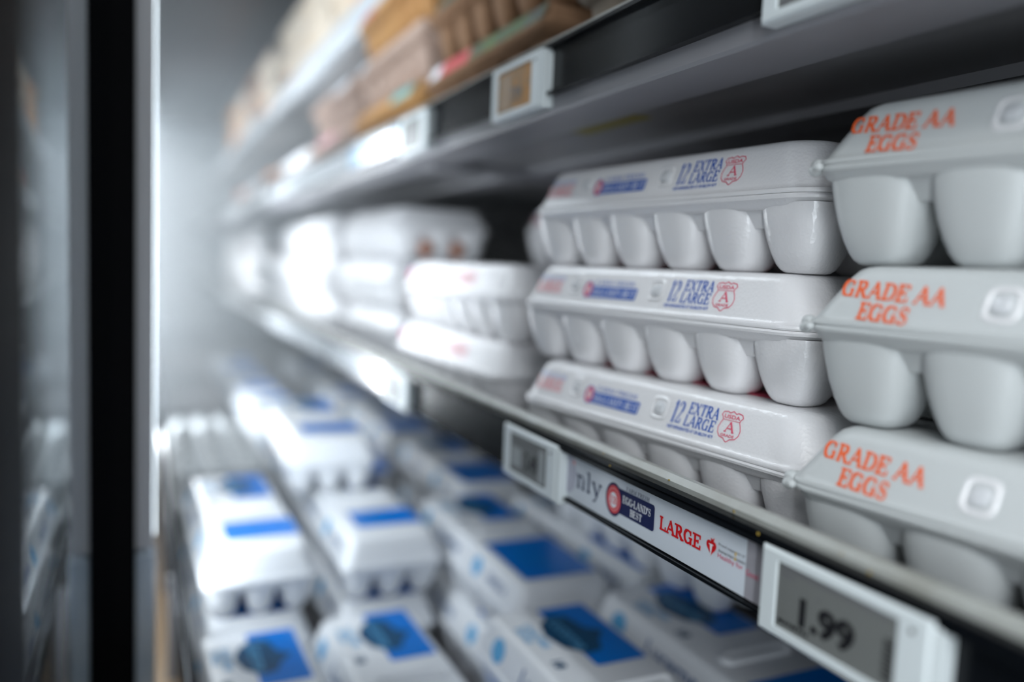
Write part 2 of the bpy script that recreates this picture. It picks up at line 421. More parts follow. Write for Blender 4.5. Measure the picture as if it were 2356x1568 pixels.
hz = bpy.data.materials.new('cold_haze'); hz.use_nodes = True; hz.node_tree.nodes.clear()
ho = hz.node_tree.nodes.new('ShaderNodeOutputMaterial'); hv = hz.node_tree.nodes.new('ShaderNodeVolumeScatter')
hv.inputs['Density'].default_value = .30; hv.inputs['Color'].default_value = (.86, .94, 1, 1); hv.inputs['Anisotropy'].default_value = .2
hz.node_tree.links.new(hv.outputs[0], ho.inputs['Volume'])
b = MB(); b.box(XL+.02, -1.0, -.015, .85, .76, 1.76, hz); o = b.build('cold_haze', smooth=False)
o['kind'] = 'stuff'; o['label'] = 'cold bluish haze filling the far end of the cooler'; o['category'] = 'haze'

# ================================================================== EGG CARTONS
def latch(parent, fmap, u, v, w=.0085, h=.0075, dep=.0016, m=clear_tab):
    b = MB()
    n = 16; vs = []
    for off, k in ((-.0008, 1.0), (dep, .86), (dep*1.3, .6)):
        for j in range(n):
            a = 2*math.pi*(j+.5)/n; ca, sa = math.cos(a), math.sin(a)
            vs.append(fmap(u+w/2*k*math.copysign(abs(ca)**.6, ca), v+h/2*k*math.copysign(abs(sa)**.6, sa), off))
    fs = [(i*n+j, i*n+(j+1) % n, (i+1)*n+(j+1) % n, (i+1)*n+j) for i in range(2) for j in range(n)]+[tuple(2*n+j for j in range(n))]
    b.add(vs, fs, m)
    # recessed frame lip around the tab
    vs = []
    for off, k in ((.0001, 1.75), (.0009, 1.45), (.0001, 1.2)):
        for j in range(n):
            a = 2*math.pi*(j+.5)/n; ca, sa = math.cos(a), math.sin(a)
            vs.append(fmap(u+w/2*k*math.copysign(abs(ca)**.5, ca), v+h/2*k*1.1*math.copysign(abs(sa)**.5, sa), off))
    fs = [(i*n+j, i*n+(j+1) % n, (i+1)*n+(j+1) % n, (i+1)*n+j) for i in range(2) for j in range(n)]
    b.add(vs, fs, foam)
    return b.build('latch_tab', parent)

class Box:
    """foam or pulp egg carton: rim length L, rim width W, rim height hr, total height ht"""
    def __init__(s, L, W, hr, ht, nx, ny, inx, iny, fm, seg=8, rc=.022, cupn=22, ex=3.0, deep=1.0, gap=1.01, web=True):
        s.gap, s.web = gap, web
        s.L, s.W, s.hr, s.ht, s.nx, s.ny, s.inx, s.iny, s.m = L, W, hr, ht, nx, ny, inx, iny, fm
        s.seg, s.rc, s.cupn, s.ex, s.deep = seg, rc, cupn, ex, deep
        s.z0 = hr+.0055; s.z1 = ht-.0055
        s.hx, s.hy = L/2, W/2
    def front(s, u, v, off=0):      # u from the left rim end, v = height above the carton bottom
        k = (v-s.z0)/(s.z1-s.z0)
        return (-s.hx+u, -(s.hy-.0026-s.iny*k)-.00015-off, v)
    def top(s, u, v, off=0):        # u from left lid end, v from the front lid edge
        return (-s.hx+s.inx+u, -s.hy+s.iny+v, s.ht+.00015+off)
    def lid_mesh(s, b):
        hx, hy, rc = s.hx, s.hy, s.rc
        z0, z1, ht, hr = s.z0, s.z1, s.ht, s.hr
        ix, iy = s.inx, s.iny
        R = [(hr+.0002, hx-.004, hy-.004, rc-.004), (hr+.0002, hx-.0004, hy-.0004, rc), (hr+.0012, hx, hy, rc), (hr+.0026, hx-.0004, hy-.0004, rc), (hr+.0034, hx-.0018, hy-.0018, rc),
             (z0, hx-.0032, hy-.0026, rc),
             (z1, hx-.0032-ix*.72, hy-.0026-iy, rc*.93),
             (ht-.0022, hx-.0050-ix*.82, hy-.0040-iy, rc*.9), (ht-.0007, hx-.0075-ix*.86, hy-.0065-iy, rc*.82), (ht, hx-.0105-ix*.9, hy-.0095-iy, rc*.75)]
        b.loft(R, s.m, seg=s.seg, caps=(False, True))
    def base_mesh(s, b):
        hx, hy, hr, rc = s.hx, s.hy, s.hr, s.rc
        R = [(hr-.0078, hx-.0060, hy-.0055, rc*.8), (hr-.0058, hx-.0030, hy-.0030, rc), (hr-.0034, hx-.0018, hy-.0018, rc), (hr-.0026, hx-.0004, hy-.0004, rc), (hr-.0012, hx, hy, rc), (hr, hx-.0006, hy-.0006, rc)]
        b.loft(R, s.m, seg=s.seg, caps=(True, True))
        # inner webs between the cups
        if s.web: b.loft([(hr-.0175*s.deep, hx-.019, hy-.0135, .006), (hr-.0070, hx-.0095, hy-.0068, .012)], s.m, seg=3)
        px = (s.L-.007)/s.nx; py = (s.W-.007)/s.ny
        H = hr-.0045
        P = [(0, .0), (0, .36), (.0006, .45), (.0025, .545), (.006, .635), (.012, .735), (.020, .835), (.029, .92), (.036, .97), (.042, 1.0)]
        k = H/.042
        for i in range(s.nx):
            for j in range(s.ny):
                cx = -s.hx+.0035+px*(i+.5); cy = -s.hy+.0035+py*(j+.5)
                b.revolve([(z*k, r) for z, r in P], s.m, (cx, cy), n=s.cupn, ex=s.ex, sx=px/2*s.gap, sy=py/2*s.gap, flip=True)

def carton(name, label, cat_, bx, group, decals=None, tabs=(), extra=None):
    t = thing(name, label, 'egg carton', (0, 0, 0), 0, group)
    b = MB(); bx.lid_mesh(b)
    if decals: decals(b, bx)
    lid = b.build('lid', t)
    for u, v in tabs: latch(lid, bx.front, u, v)
    b = MB(); bx.base_mesh(b); b.build('egg_tray', t)
    return t

# --- foam dozen with blue and red print (sharpest stack)
def eb_logo(b, f, u0, u1, v0, v1, ring, ribbon, second=True, off=.0002):
    h = v1-v0
    b.rect(u0+h*.35, u1, v0+h*.05, v0+h*.60, f, ribbon, off, r=h*.06, shear=.12)
    b.disc(u0+h*.30, v0+h*.42, h*.36, h*.42, f, ribbon, off*1.5)
    b.disc(u0+h*.30, v0+h*.42, h*.31, h*.37, f, ring, off*2)
    b.disc(u0+h*.30, v0+h*.42, h*.17, h*.21, f, ink_white, off*2.5)
    plain(b, 'EB', (u0+h*.18, u0+h*.42, v0+h*.33, v0+h*.52), f, ring, off*3)
    serif(b, 'FARM FRESH', (u0+h*.75, u1-h*.25, v0+h*.70, v0+h*.90), f, ribbon, off=off*2, thick=.2, thin=.09, slant=.12)
    serif(b, "EGG-LAND'S BEST", (u0+h*.66, u1-h*.02, v0+h*.16, v0+h*.48), f, ink_white, off=off*2, slant=.12)
def shield(b, f, u0, u1, v0, v1, m, off=.0002):
    w_, h = u1-u0, v1-v0
    half = [(.5, 0), (.44, .03), (.36, .10), (.16, .14), (.05, .26), (.02, .42), (.08, .58), (.14, .68), (.12, .76), (.04, .84), (.10, .94), (.28, .97), (.36, .93), (.5, 1.0)]
    pts = [(u0+a*w_, v0+c*h) for a, c in half]; pts2 = [(u1-a*w_, v0+c*h) for a, c in half]
    b.line(pts, .0005, f, m, off); b.line(pts2, .0005, f, m, off)
    b.line([(u0+.13*w_, v0+.70*h), (u1-.13*w_, v0+.70*h)], .0003, f, m, off)
    plain(b, 'USDA', (u0+.16*w_, u1-.16*w_, v0+.75*h, v0+.88*h), f, m, off, bold=.02)
    serif(b, 'A', (u0+.28*w_, u1-.26*w_, v0+.33*h, v0+.64*h), f, m, off=off, thick=.22, thin=.11)
    plain(b, 'GRADE', (u0+.20*w_, u1-.22*w_, v0+.16*h, v0+.25*h), f, m, off, bold=.02)
EB = Box(.284, .104, .0422, .0725, 6, 2, .0125, .0065, foam, seg=10, rc=.024, cupn=28, ex=3.1)
def d_eb(b, B):
    f = B.front
    serif(b, 'EGGS', (.026, .058, .0620, .0645), f, ink_pale, off=.0002, thick=.3, thin=.2)
    serif(b, 'LARGE', (.024, .056, .0530, .0605), f, ink_rose, off=.0002, thick=.26, thin=.16)
    eb_logo(b, f, .085, .141, .0505, .0645, ink_pink, ink_blue)
    serif(b, '12', (.1712, .1798, .0530, .0655), f, ink_blue, off=.0002, thick=.11, thin=.055, slant=.1, ser=.14)
    serif(b, 'EXTRA', (.1838, .2082, .0600, .0662), f, ink_blue, off=.0002, thick=.17, thin=.085, slant=.1, ser=.15)
    serif(b, 'LARGE', (.1825, .2072, .0527, .0588), f, ink_blue, off=.0002, thick=.17, thin=.085, slant=.1, ser=.15)
    plain(b, 'KEEP REFRIGERATED AT OR BELOW 45°F', (.1705, .2080, .0492, .0512), f, ink_blue, .0002, bold=.02)
    shield(b, f, .2095, .2265, .0495, .0665, ink_pink)
    ft = B.top
    b.rect(.05, .22, .030, .054, ft, ink_pink, .0001, r=.003)
eb0 = carton('egg_carton', '', '', EB, 'white foam dozen cartons in the sharp middle stack', d_eb, [(.0735, .0595), (.1600, .0590)])
def place(root, A, ang, z, label, first, L, W, group=None):
    """A = left front rim corner; returns the carton put there"""
    t = Vector((math.cos(ang), math.sin(ang), 0)); n = Vector((-math.sin(ang), math.cos(ang), 0))
    c = Vector((A[0], A[1], z))+t*L/2+n*W/2
    if first:
        root.location = c; root.rotation_euler = (0, 0, ang); root['label'] = label
        if group: root['group'] = group
        return root
    return dup(root, c, ang, label, group)
P = .0728
place(eb0, (-.565, .2690), math.radians(7.1), SH1+.0004, 'sharp white foam carton printed 12 EXTRA LARGE, bottom of its stack of three', True, .284, .104)
place(eb0, (-.585, .2753), math.radians(7.2), SH1+.0004+P, 'white foam carton printed 12 EXTRA LARGE, middle of its stack of three', False, .284, .104)
place(eb0, (-.588, .2835), math.radians(5.5), SH1+.0004+2*P, 'white foam carton printed 12 EXTRA LARGE, topmost of its stack of three', False, .284, .104)
# row behind: only a corner shows left of the sharp stack
for k, nm in enumerate(('bottom', 'middle', 'top')):
    place(eb0, (-.948+.01*k, .440), math.radians(2), SH1+.0004+k*P, 'white foam dozen carton in the back row behind the stack of two, %s of three' % nm, False, .284, .104, 'back row foam cartons')

# --- matt foam dozen with orange print
GA = Box(.300, .106, .0462, .0748, 6, 2, .0145, .0085, foam_g, seg=8, rc=.013, cupn=28, ex=3.4)
def d_ga(b, B):
    f = B.front
    f2 = lambda u, v, off=0: f(u, v-.05*(u-.0165), off)
    serif(b, 'GRADE AA', (.0165, .0665, .0610, .0680), f2, ink_orange, off=.0002, thick=.22, thin=.12, ser=.2)
    serif(b, 'EGGS', (.0285, .0530, .0515, .0585), f2, ink_orange, off=.0002, thick=.22, thin=.12, ser=.2)
ga0 = carton('egg_carton', '', '', GA, 'foam cartons with orange print', d_ga, [(.0890, .0605), (.205, .0605)])
for lid in [c for c in ga0.children if c.name.startswith('lid')]:
    b = MB()   # torn flange nubs at the left corner
    for (x, y, z, r) in ((-.1485, -.047, .047, .0035), (-.1478, -.050, .0445, .003), (-.1435, -.0535, .0455, .0022), (-.1500, -.041, .0462, .003)):
        b.revolve([(z+r*math.cos(math.pi*i/8), r*math.sin(math.pi*i/8)+1e-6) for i in range(9)], foam_g, (x, y), n=14, ex=2.4)
    b.build('hinge_flap', lid)
P2 = .0752
place(ga0, (-.2858, .2805), math.radians(7.3), SH1+.0004, 'white foam carton with orange GRADE AA EGGS print, bottom of the nearest stack', True, .300, .106)
place(ga0, (-.2895, .2878), math.radians(7.8), SH1+.0004+P2, 'white foam carton with orange GRADE AA EGGS print, middle of the nearest stack', False, .300, .106)
place(ga0, (-.2950, .2915), math.radians(7.2), SH1+.0004+2*P2, 'white foam carton with orange GRADE AA EGGS print, topmost of the nearest stack', False, .300, .106)

# --- stack of two turned round (other side of the print)
ET = Box(.300, .104, .0422, .0725, 6, 2, .0125, .0065, foam, seg=8, rc=.016, cupn=20, ex=3.1)
def d_et(b, B):
    f = B.front
    b.disc(.018, .059, .0075, .0075, f, ink_blue, .0002); b.disc(.020, .058, .0065, .0065, f, ink_pink, .0004)
    serif(b, 'EXTRA', (.085, .128, .0575, .0630), f, ink_pale, off=.0002, thick=.26, thin=.14)
    serif(b, 'LARGE', (.165, .222, .0520, .0610), f, ink_rose, off=.0002, thick=.30, thin=.2)
    plain(b, 'EGGS', (.172, .218, .0615, .0645), f, ink_rose, .0002, bold=.03)
et0 = carton('egg_carton', '', '', ET, 'pair of foam cartons left of the sharp stack', d_et, [(.057, .0595), (.148, .0595)])
place(et0, (-.952, .2835), math.radians(1.2), SH1+.0004, 'white foam carton with pink print, lower of the two left of the sharp stack', True, .300, .104)
place(et0, (-.948, .2900), math.radians(.6), SH1+.0004+P, 'white foam carton with pink print, upper of the two left of the sharp stack', False, .300, .104)

# --- wide plain white cartons receding along the middle shelf
WC = Box(.300, .150, .0440, .0740, 6, 3, .012, .010, foam_w, seg=6, rc=.016, cupn=16, ex=2.8)
wc0 = carton('egg_carton', '', '', WC, 'plain white cartons along the middle shelf')
for lid in [c for c in wc0.children if c.name.startswith('egg_tray')]:
    for j in (-1, 1):
        b = MB(); b.revolve([(.016+.012*math.cos(math.pi*i/8), .011*math.sin(math.pi*i/8)+1e-6) for i in range(9)], shell, (.1405, j*.024), n=12)
        b.build('brown_egg', lid)['label'] = 'brown egg showing in the gap'
first = True
levels = ('bottom', 'second', 'third', 'fourth')
for s_i, (x1, y, n, a) in enumerate(((-1.092, .308, 3, 1.0), (-1.405, .292, 3, .0), (-1.72, .30, 3, 2.), (-2.04, .295, 2, 0), (-2.36, .30, 3, -1), (-2.70, .30, 2, 0), (-3.05, .295, 3, 1))):
    for k in range(n):
        wh = ('nearest', 'second nearest', 'third nearest', 'fourth nearest', 'fifth nearest', 'sixth nearest', 'farthest')[s_i]
        yy = y+(.012, 0, .006)[k]
        place(wc0, (x1-.300+.01*(k == 2), yy), math.radians(a), SH1+.0004+k*.0742,
              'plain white foam carton, %s layer of the %s glaring white stack' % (levels[k], wh), first, .300, .150)
        first = False

# --- blue printed cartons in the bottom deck
BL = Box(.325, .118, .0400, .0730, 6, 3, .007, .008, foam_b, seg=7, rc=.012, cupn=16, ex=2.9)
def d_bl(b, B, blk=(.190, .300)):
    f = B.top
    # big badge panel
    b.rect(.012, .118, .046, .092, f, ink_cyan, .0001, r=.003)
    hexa = [(.025, .050), (.040, .036), (.060, .030), (.083, .036), (.098, .050), (.095, .064), (.080, .070), (.066, .082), (.056, .070), (.030, .064)]
    b.poly(hexa, f, ink_teal, .0003)
    plain(b, 'Lucerne', (.036, .090, .044, .058), f, ink_sky, .0005)
    plain(b, 'CAGE FREE', (.036, .078, .020, .027), f, ink_sky, .0002, bold=.03)
    plain(b, 'EGGS', (.040, .066, .011, .018), f, ink_sky, .0002, bold=.03)
    plain(b, '18', (.100, .112, .014, .024), f, ink_teal, .0002, bold=.05)
    b.rect(*blk, *((.020, .097) if blk[0] > .2 else (.012, .092)), f, ink_cyan, .0001, r=.004)
    c_ = sum(blk)/2; w_ = (blk[1]-blk[0])*.28
    plain(b, 'LARGE', (c_-w_, c_+w_, .045, .058), f, mat('mid_blue_ink', (.0, .22, .60), .35, spec=.2), .0003)
    plain(b, 'EGGS', (c_-w_*.7, c_+w_*.7, .028, .040), f, mat('mid_blue_ink', (.0, .22, .60), .35, spec=.2), .0003)
    g_ = B.front
    for u in (.045, .215): b.disc(u, .056, .011, .0095, g_, ink_sky, .0002)
    plain(b, 'Lucerne', (.090, .160, .0495, .0620), g_, mat('dusk_blue_ink', (.10, .17, .33), .4, spec=.2), .0002, bold=.02)
    plain(b, 'GRADE A', (.245, .290, .0520, .0600), g_, mat('dusk_blue_ink', (.10, .17, .33), .4, spec=.2), .0002, bold=.02)
def d_bl2(b, B):
    d_bl(b, B, (.212, .272))
def add_grip(t):
    for lid in [c for c in t.children if c.name.startswith('lid')]:
        b = MB()
        b.loft([(.0725, .008, .036, .008), (.0755, .0075, .0355, .0075), (.0768, .006, .034, .006), (.0755, .0048, .0325, .0048), (.0734, .0045, .032, .0045)], foam_b, (.001, .002), seg=5, caps=(False, True))
        b.build('raised_grip', lid)
bl0 = carton('egg_carton', '', '', BL, 'blue printed cartons in the bottom deck', d_bl, [])
bl2 = carton('egg_carton', '', '', BL, 'blue printed cartons in the bottom deck', d_bl2, [])
add_grip(bl0); add_grip(bl2)
z0 = .9504; ph = .0738
def bl(xnear, y, lvl, label, first=False, a=0, src=None):
    A = Vector((xnear, y, 0)); ang = math.radians(a)
    A = A-Vector((math.cos(ang), math.sin(ang), 0))*.325
    return place(src or bl0, (A.x, A.y), ang, z0+lvl*ph, label, first, .325, .118)
bl(-.302, .266, 1, 'blue printed white carton nearest the camera at the bottom edge, with a dark crest badge', True, 0)
bl(-.302, .286, 0, 'blue printed white carton under the crest badged one nearest the bottom edge')
bl(-.655, .321, 1, 'white carton with a large blue square facing up, left of the sharp LARGE label', a=-.5)
bl(-.650, .316, 0, 'blue printed white carton under the one with the large blue square', a=-.3)
bl(-.312, .391, 1, 'blue printed white carton partly under the 1.99 price tag', a=0)
bl(-.312, .406, 0, 'blue printed white carton beneath the one under the 1.99 price tag')
bl(-.640, .445, 1, 'blue printed carton tucked behind the price sign under white egg cups', a=0)
bl(-.640, .447, 0, 'blue printed carton beneath the one tucked behind the price sign')
bl(-.530, .456, 2, 'foam carton on top whose white cups hang beside the price sign', a=.0)
bl(-.828, .056, 1, 'blue printed carton on the left whose end faces the camera, bright blue stripe', True, 1.0, bl2)
bl(-.828, .052, 0, 'carton under the left end-facing blue striped carton', a=1.0)
bl(-.828, .198, 1, 'blue printed carton with its end to the camera, second from the guard rail', False, .5, bl2)
bl(-.828, .192, 0, 'carton under the second end-facing carton from the guard rail', a=.5)
bl(-1.010, .166, 2, 'blue printed carton raised on top at the back, highest of the end-facing ones', False, -2, bl2)
bl(-.495, .046, 0, 'lowest blue printed carton beside the guard rail at the bottom edge', a=1.0)
bl(-.500, .166, 0, 'low blue printed carton between the guard rail one and the nearest one', a=1.0)
bl(-1.000, .392, 1, 'blue printed carton standing bright behind the square printed one', a=-1.5)
bl(-1.000, .394, 0, 'carton beneath the bright one behind the square printed one', a=-1.5)
for (x, y, l, nm) in ((-1.165, .19, 1, 'upper carton under the raised one'), (-1.165, .19, 0, 'lower carton under the raised one'),):
    bl(x, y, l, 'blue printed '+nm+' at the back')
for i, (x, y, l) in enumerate(((-1.36, .395, 1), (-1.36, .314, 0), (-1.50, .19, 1), (-1.75, .39, 1), (-1.86, .19, 1), (-2.2, .19, 1), (-2.2, .39, 1))):
    bl(x, y, l, 'far blurred printed carton in the bottom deck, %s from the raised carton backwards' % ('first', 'second', 'third', 'fourth', 'fifth', 'sixth', 'seventh')[i])

# grey-white dimpled trays beyond the left cartons
tray_m = mat('dull_white_tray', (.44, .46, .47), .7)
def make_tray():
    t = thing('egg_tray', '', 'egg tray', (0, 0, 0), 0, 'grey white egg trays beyond the blue cartons')
    b = MB()
    b.loft([(0, .145, .055, .01), (.028, .15, .062, .01), (.032, .152, .064, .01)], tray_m, seg=4, caps=(True, True))
    for i in range(6):
        for j in range(3):
            b.revolve([(.0315, .017), (.037, .0155), (.045, .011), (.048, .005), (.0484, 1e-5)], tray_m, (-.125+.05*i, -.042+.042*j), n=14, flip=True)
    b.build('dimpled_top', t)
    return t
tr0 = make_tray()
tr0.location = (-1.36, .112, 1.055); tr0['label'] = 'dull white dimpled egg tray beyond the left blue striped carton'
dup(tr0, (-1.36, .112, 1.003), 0, 'dull white egg tray below the dimpled top tray beyond the striped carton')
dup(tr0, (-1.36, .112, .9504), 0, 'lowest dull white egg tray beyond the striped carton')
dup(tr0, (-1.70, .112, 1.003), 0, 'dull white egg tray farther along the guard rail')
dup(tr0, (-1.70, .112, .9504), 0, 'dull white egg tray at the bottom farther along the guard rail')

# --- pulp cartons on the upper shelf
pulp_b = mat('brown_pulp', (.25, .145, .085), .85, spec=.12, bump=(260, .5, 'n'), vary=(20, (.20, .115, .065)))
pulp_g = mat('grey_brown_pulp', (.29, .24, .19), .85, spec=.12, bump=(260, .5, 'n'), vary=(20, (.29, .245, .20)))
pulp_t = mat('tan_pulp', (.50, .28, .11), .85, spec=.12, bump=(260, .5, 'n'), vary=(20, (.42, .22, .09)))
pulp_p = mat('pale_pink_pulp', (.46, .34, .28), .85, spec=.12, bump=(260, .5, 'n'), vary=(20, (.40, .29, .24)))
lab_green = mat('green_carton_label', (.045, .10, .008), .5, spec=.12, vary=(30, (.015, .03, .01)))
lab_red = mat('red_carton_label', (.42, .03, .04), .5, spec=.12)
lab_black = mat('black_carton_label', (.02, .025, .02), .4, spec=.12, vary=(60, (.05, .08, .03)))
lab_teal = mat('teal_carton_label', (.10, .33, .32), .5, spec=.12)
lab_white = mat('white_carton_label', (.6, .62, .66), .4, spec=.12)
lab_or = mat('orange_carton_label', (.85, .25, .01), .5, spec=.12)
def pulp(label, pm, cols, x0, z, y=.286, a=0, W=.11):
    B = Box(.298, W, .0490, .0690, 6, 2, .005, .004, pm, seg=5, rc=.010, cupn=16, ex=4.5, gap=.80, web=False)
    t = thing('egg_carton', label, 'egg carton', (0, 0, 0), 0, 'pulp cartons on the upper shelf')
    b = MB(); B.lid_mesh(b)
    for (u0, u1, m) in cols:
        b.rect(u0, u1, .0515, .0672, B.front, m, .0004)
    b.build('lid', t); b = MB(); B.base_mesh(b); b.build('egg_tray', t)
    place(t, (x0, y), math.radians(a), z, label, True, .298, W)
Z2 = SH2+.0004
PP = .0694
pulp('grey brown pulp carton above the near black rail, lower of two', pulp_g, [(.09, .16, lab_black)], -.535, Z2+.004)
pulp('grey brown pulp carton above the near black rail, upper of two', pulp_g, [], -.530, Z2+.004+PP)
pulp('brown pulp carton with green and red label band above the amber tag', pulp_b, [(.02, .05, lab_white), (.05, .13, lab_red), (.13, .255, lab_green), (.255, .29, lab_black)], -.880, Z2, a=.5)
pulp('brown pulp carton stacked on the green labelled one', pulp_b, [(.03, .09, lab_black), (.14, .27, lab_black)], -.870, Z2+PP)
pulp('brown pulp carton at the top edge above the green labelled stack', pulp_b, [(.05, .1, lab_red)], -.870, Z2+2*PP)
pulp('tan pulp carton with teal corner label, left of the green labelled one', pulp_t, [(.19, .27, lab_teal), (.275, .29, lab_black)], -1.205, Z2)
pulp('pale pinkish pulp carton, middle of the stack left of the green labelled one', pulp_p, [(.02, .05, lab_white)], -1.200, Z2+PP)
pulp('golden tan pulp carton with pink label, topmost left of the green labelled one', pulp_t, [(.02, .08, lab_red)], -1.195, Z2+2*PP)
pulp('pale carton with pink label, lower one on the upper shelf near the haze', pulp_p, [(.05, .2, mat('pink_carton_label', (.6, .3, .34), .5, spec=.12))], -1.540, Z2)
pulp('white labelled pale carton above the pink labelled one near the haze', pulp_p, [(.18, .29, lab_white)], -1.540, Z2+PP)
for k, x in enumerate((-1.88, -2.22, -2.56, -2.9)):
    pulp('blurred pale carton far along the upper shelf, %s of the far ones' % ('nearest', 'second', 'third', 'farthest')[k], (foam_w, pulp_p, foam_w, pulp_p)[k], [(.05, .2, (lab_white, lab_or, lab_white, lab_red)[k])], x, Z2)

# --- packages on the topmost shelf
beige = mat('beige_pulp', (.55, .46, .36), .8, spec=.12, vary=(14, (.62, .56, .48)))
for k, (x, cols, pm, l) in enumerate(((-1.33, [(.0, .29, lab_or)], beige, 'orange labelled beige carton on the topmost shelf at the picture edge'),
                                    (-1.66, [(.20, .29, lab_or), (.02, .08, lab_white)], beige, 'beige carton with orange and white label on the topmost shelf'),
                                    (-1.99, [(.05, .15, lab_white)], beige, 'beige carton on the topmost shelf, third from the right'))):
    pulp(l, pm, cols, x, 1.8006, y=.336)

s4 = thing('refrigerated_shelf', 'far section of the topmost shelf, beyond the dark gap', 'shelf', (0, .318, 1.80))
b = MB(); b.box(-4.4, -2.42, .012, .52, -.03, 0, MATS['mid_grey_enamel']); b.build('shelf_board', s4, smooth=False)
b = MB(); b.box(-4.4, -2.42, -.004, .012, -.036, .012, MATS['white_price_channel']); b.build('price_channel', s4, smooth=False)
for k, x in enumerate((-2.74, -3.06, -3.38, -3.7)):
    for l in range(3):
        pulp('blurred %s carton in the far section, %s stack, %s layer' % (('beige', 'brown', 'beige', 'brown')[k], ('first', 'second', 'third', 'fourth')[k], ('lowest', 'middle', 'top')[l]),
             (beige, pulp_b, beige, pulp_t)[k], [(.02, .29, (lab_or, lab_white, lab_red)[(l+k) % 3])], x, 1.8006+l*PP, y=.336)
for k, x in enumerate((-1.33, -1.66, -1.99, -2.29)):
    for l in (1, 2):
        if k == 3 and l: pass
        pulp('beige carton %s up on the topmost shelf, %s column from the right' % (('', 'second', 'third')[l], ('first', 'second', 'third', 'leftmost')[k]), beige,
             [(.18, .29, (lab_or, lab_white)[l % 2])] if k < 2 else [(.0, .1, lab_white)], x, 1.8006+l*PP, y=.336)
pulp('leftmost beige carton resting on the topmost shelf by the dark gap', beige, [(.1, .2, lab_red)], -2.29, 1.8006, y=.336)

# ================================================================== PRICE LABELS AND TAGS
def sf(u, v, off=0): return (-.6+u, .2602-off, v)
def strip(name, label, u0, u1, v0, v1, m, fn=None):
    o0 = Vector((-.6+u0, .2602, v0))
    b = MB()
    b.box(0, u1-u0, -.0008, .0004, 0, v1-v0, m)
    if fn: fn(b, lambda u, v, off=0: (u-u0, -.0009-off, v-v0))
    o = b.build(name, smooth=False); o.location = o0
    tag(o, label, 'label strip', 'paper label strips in the price channels')
    return o
def d_strip(b, f):
    # grey ellipse with the hidden start of the word
    b.disc(.1450, .2663+1.0, .0095, .0135, f, mat('pale_lilac_ink', (.50, .51, .60), .4, spec=.2), .0001)
    b.disc(.1515, 1.2745, .0016, .0018, f, ink_rose, .0002)
    serif(b, 'nly', (.1550, .1868, 1.2599, 1.2719), f, mat('slate_navy_ink', (.02, .035, .10), .4, spec=.2), off=.0002, thick=.18, thin=.09, ser=.26)
    # badge
    b.rect(.205, .2432, 1.2572, 1.2722, f, ink_navy, .0001, r=.0018)
    b.disc(.2012, 1.2640, .0090, .0102, f, ink_navy, .0002, n=40)
    b.disc(.2014, 1.2640, .0077, .0086, f, ink_red_badge, .0003, n=40)
    b.disc(.2012, 1.2636, .0042, .0048, f, ink_white, .0004, n=30)
    for k in range(26):
        a = 2*math.pi*k/26
        b.disc(.2014+.0060*math.cos(a), 1.2640+.0067*math.sin(a), .0003, .0004, f, ink_white, .0004, n=6)
    serif(b, 'EB', (.1978, .2050, 1.2617, 1.2657), f, ink_red_badge, off=.0005, thick=.2, thin=.1)
    serif(b, 'FARM FRESH', (.2142, .2380, 1.2727, 1.2750), f, ink_navy, off=.0002, thick=.2, thin=.09)
    serif(b, "EGG-LAND'S", (.2112, .2402, 1.2650, 1.2690), f, ink_white, off=.0004, thick=.2, thin=.08)
    serif(b, 'BEST', (.2195, .2318, 1.2592, 1.2631), f, ink_white, off=.0004, thick=.2, thin=.08)
    serif(b, 'LARGE', (.2482, .2842, 1.2613, 1.2680), f, ink_red, off=.0002, thick=.26, thin=.16, ser=.36)
    # heart and torch
    hp = []
    for k in range(40):
        t = 2*math.pi*k/40
        hp.append((.2924+.0038*(16*math.sin(t)**3)/16, 1.2655+.0046*(13*math.cos(t)-5*math.cos(2*t)-2*math.cos(3*t)-math.cos(4*t))/17))
    c0 = (.2924, 1.2650)
    for k in range(40): b.poly([c0, hp[k], hp[(k+1) % 40]], f, ink_red, .0002)
    b.poly([(.2921, 1.2616), (.2927, 1.2616), (.2933, 1.2668), (.2915, 1.2668)], f, ink_white, .0004)
    b.line([(.2908, 1.2669), (.2940, 1.2669)], .0005, f, ink_white, .0004)
    b.poly([(.2914, 1.2675), (.2922, 1.2690), (.2920, 1.2703), (.2934, 1.2697), (.2948, 1.2710), (.2944, 1.2692), (.2936, 1.2678), (.2926, 1.2674)], f, ink_red, .0004)
    plain(b, 'Proud supporter of', (.2978, .3168, 1.2680, 1.2697), f, ink_grey, .0002)
    plain(b, 'American Heart Association', (.2978, .3172, 1.2652, 1.2666), f, ink_grey, .0002, bold=.012)
    b.poly([(.3100, 1.2672), (.3108, 1.2672), (.3110, 1.2690), (.3102, 1.2692)], f, mat('yellow_fleck', (.8, .5, .03), .5), .0004)
    b.poly([(.3098, 1.2652), (.3110, 1.2650), (.3108, 1.2664), (.3100, 1.2665)], f, mat('yellow_fleck', (.8, .5, .03), .5), .0004)
    plain(b, 'Healthy for', (.2976, .3158, 1.2614, 1.2646), f, ink_pinkred, .0002)
ink_red_badge = mat('coral_red_ink', (.66, .06, .07), .4, spec=.2)
ink_pinkred = mat('crimson_ink', (.62, .06, .14), .4, spec=.2)
strip('label_strip', 'sharp white shelf label reading LARGE in red beside a navy badge', .1375, .3172, 1.2496, 1.2800, paper, d_strip)
strip('label_strip', 'grey clear plastic end of the label beside the 1.99 tag', .3174, .3360, 1.2496, 1.2800, clear_grey,
      lambda b, f: plain(b, 'Good', (.3180, .3262, 1.2610, 1.2638), f, ink_pinkred, .0002))
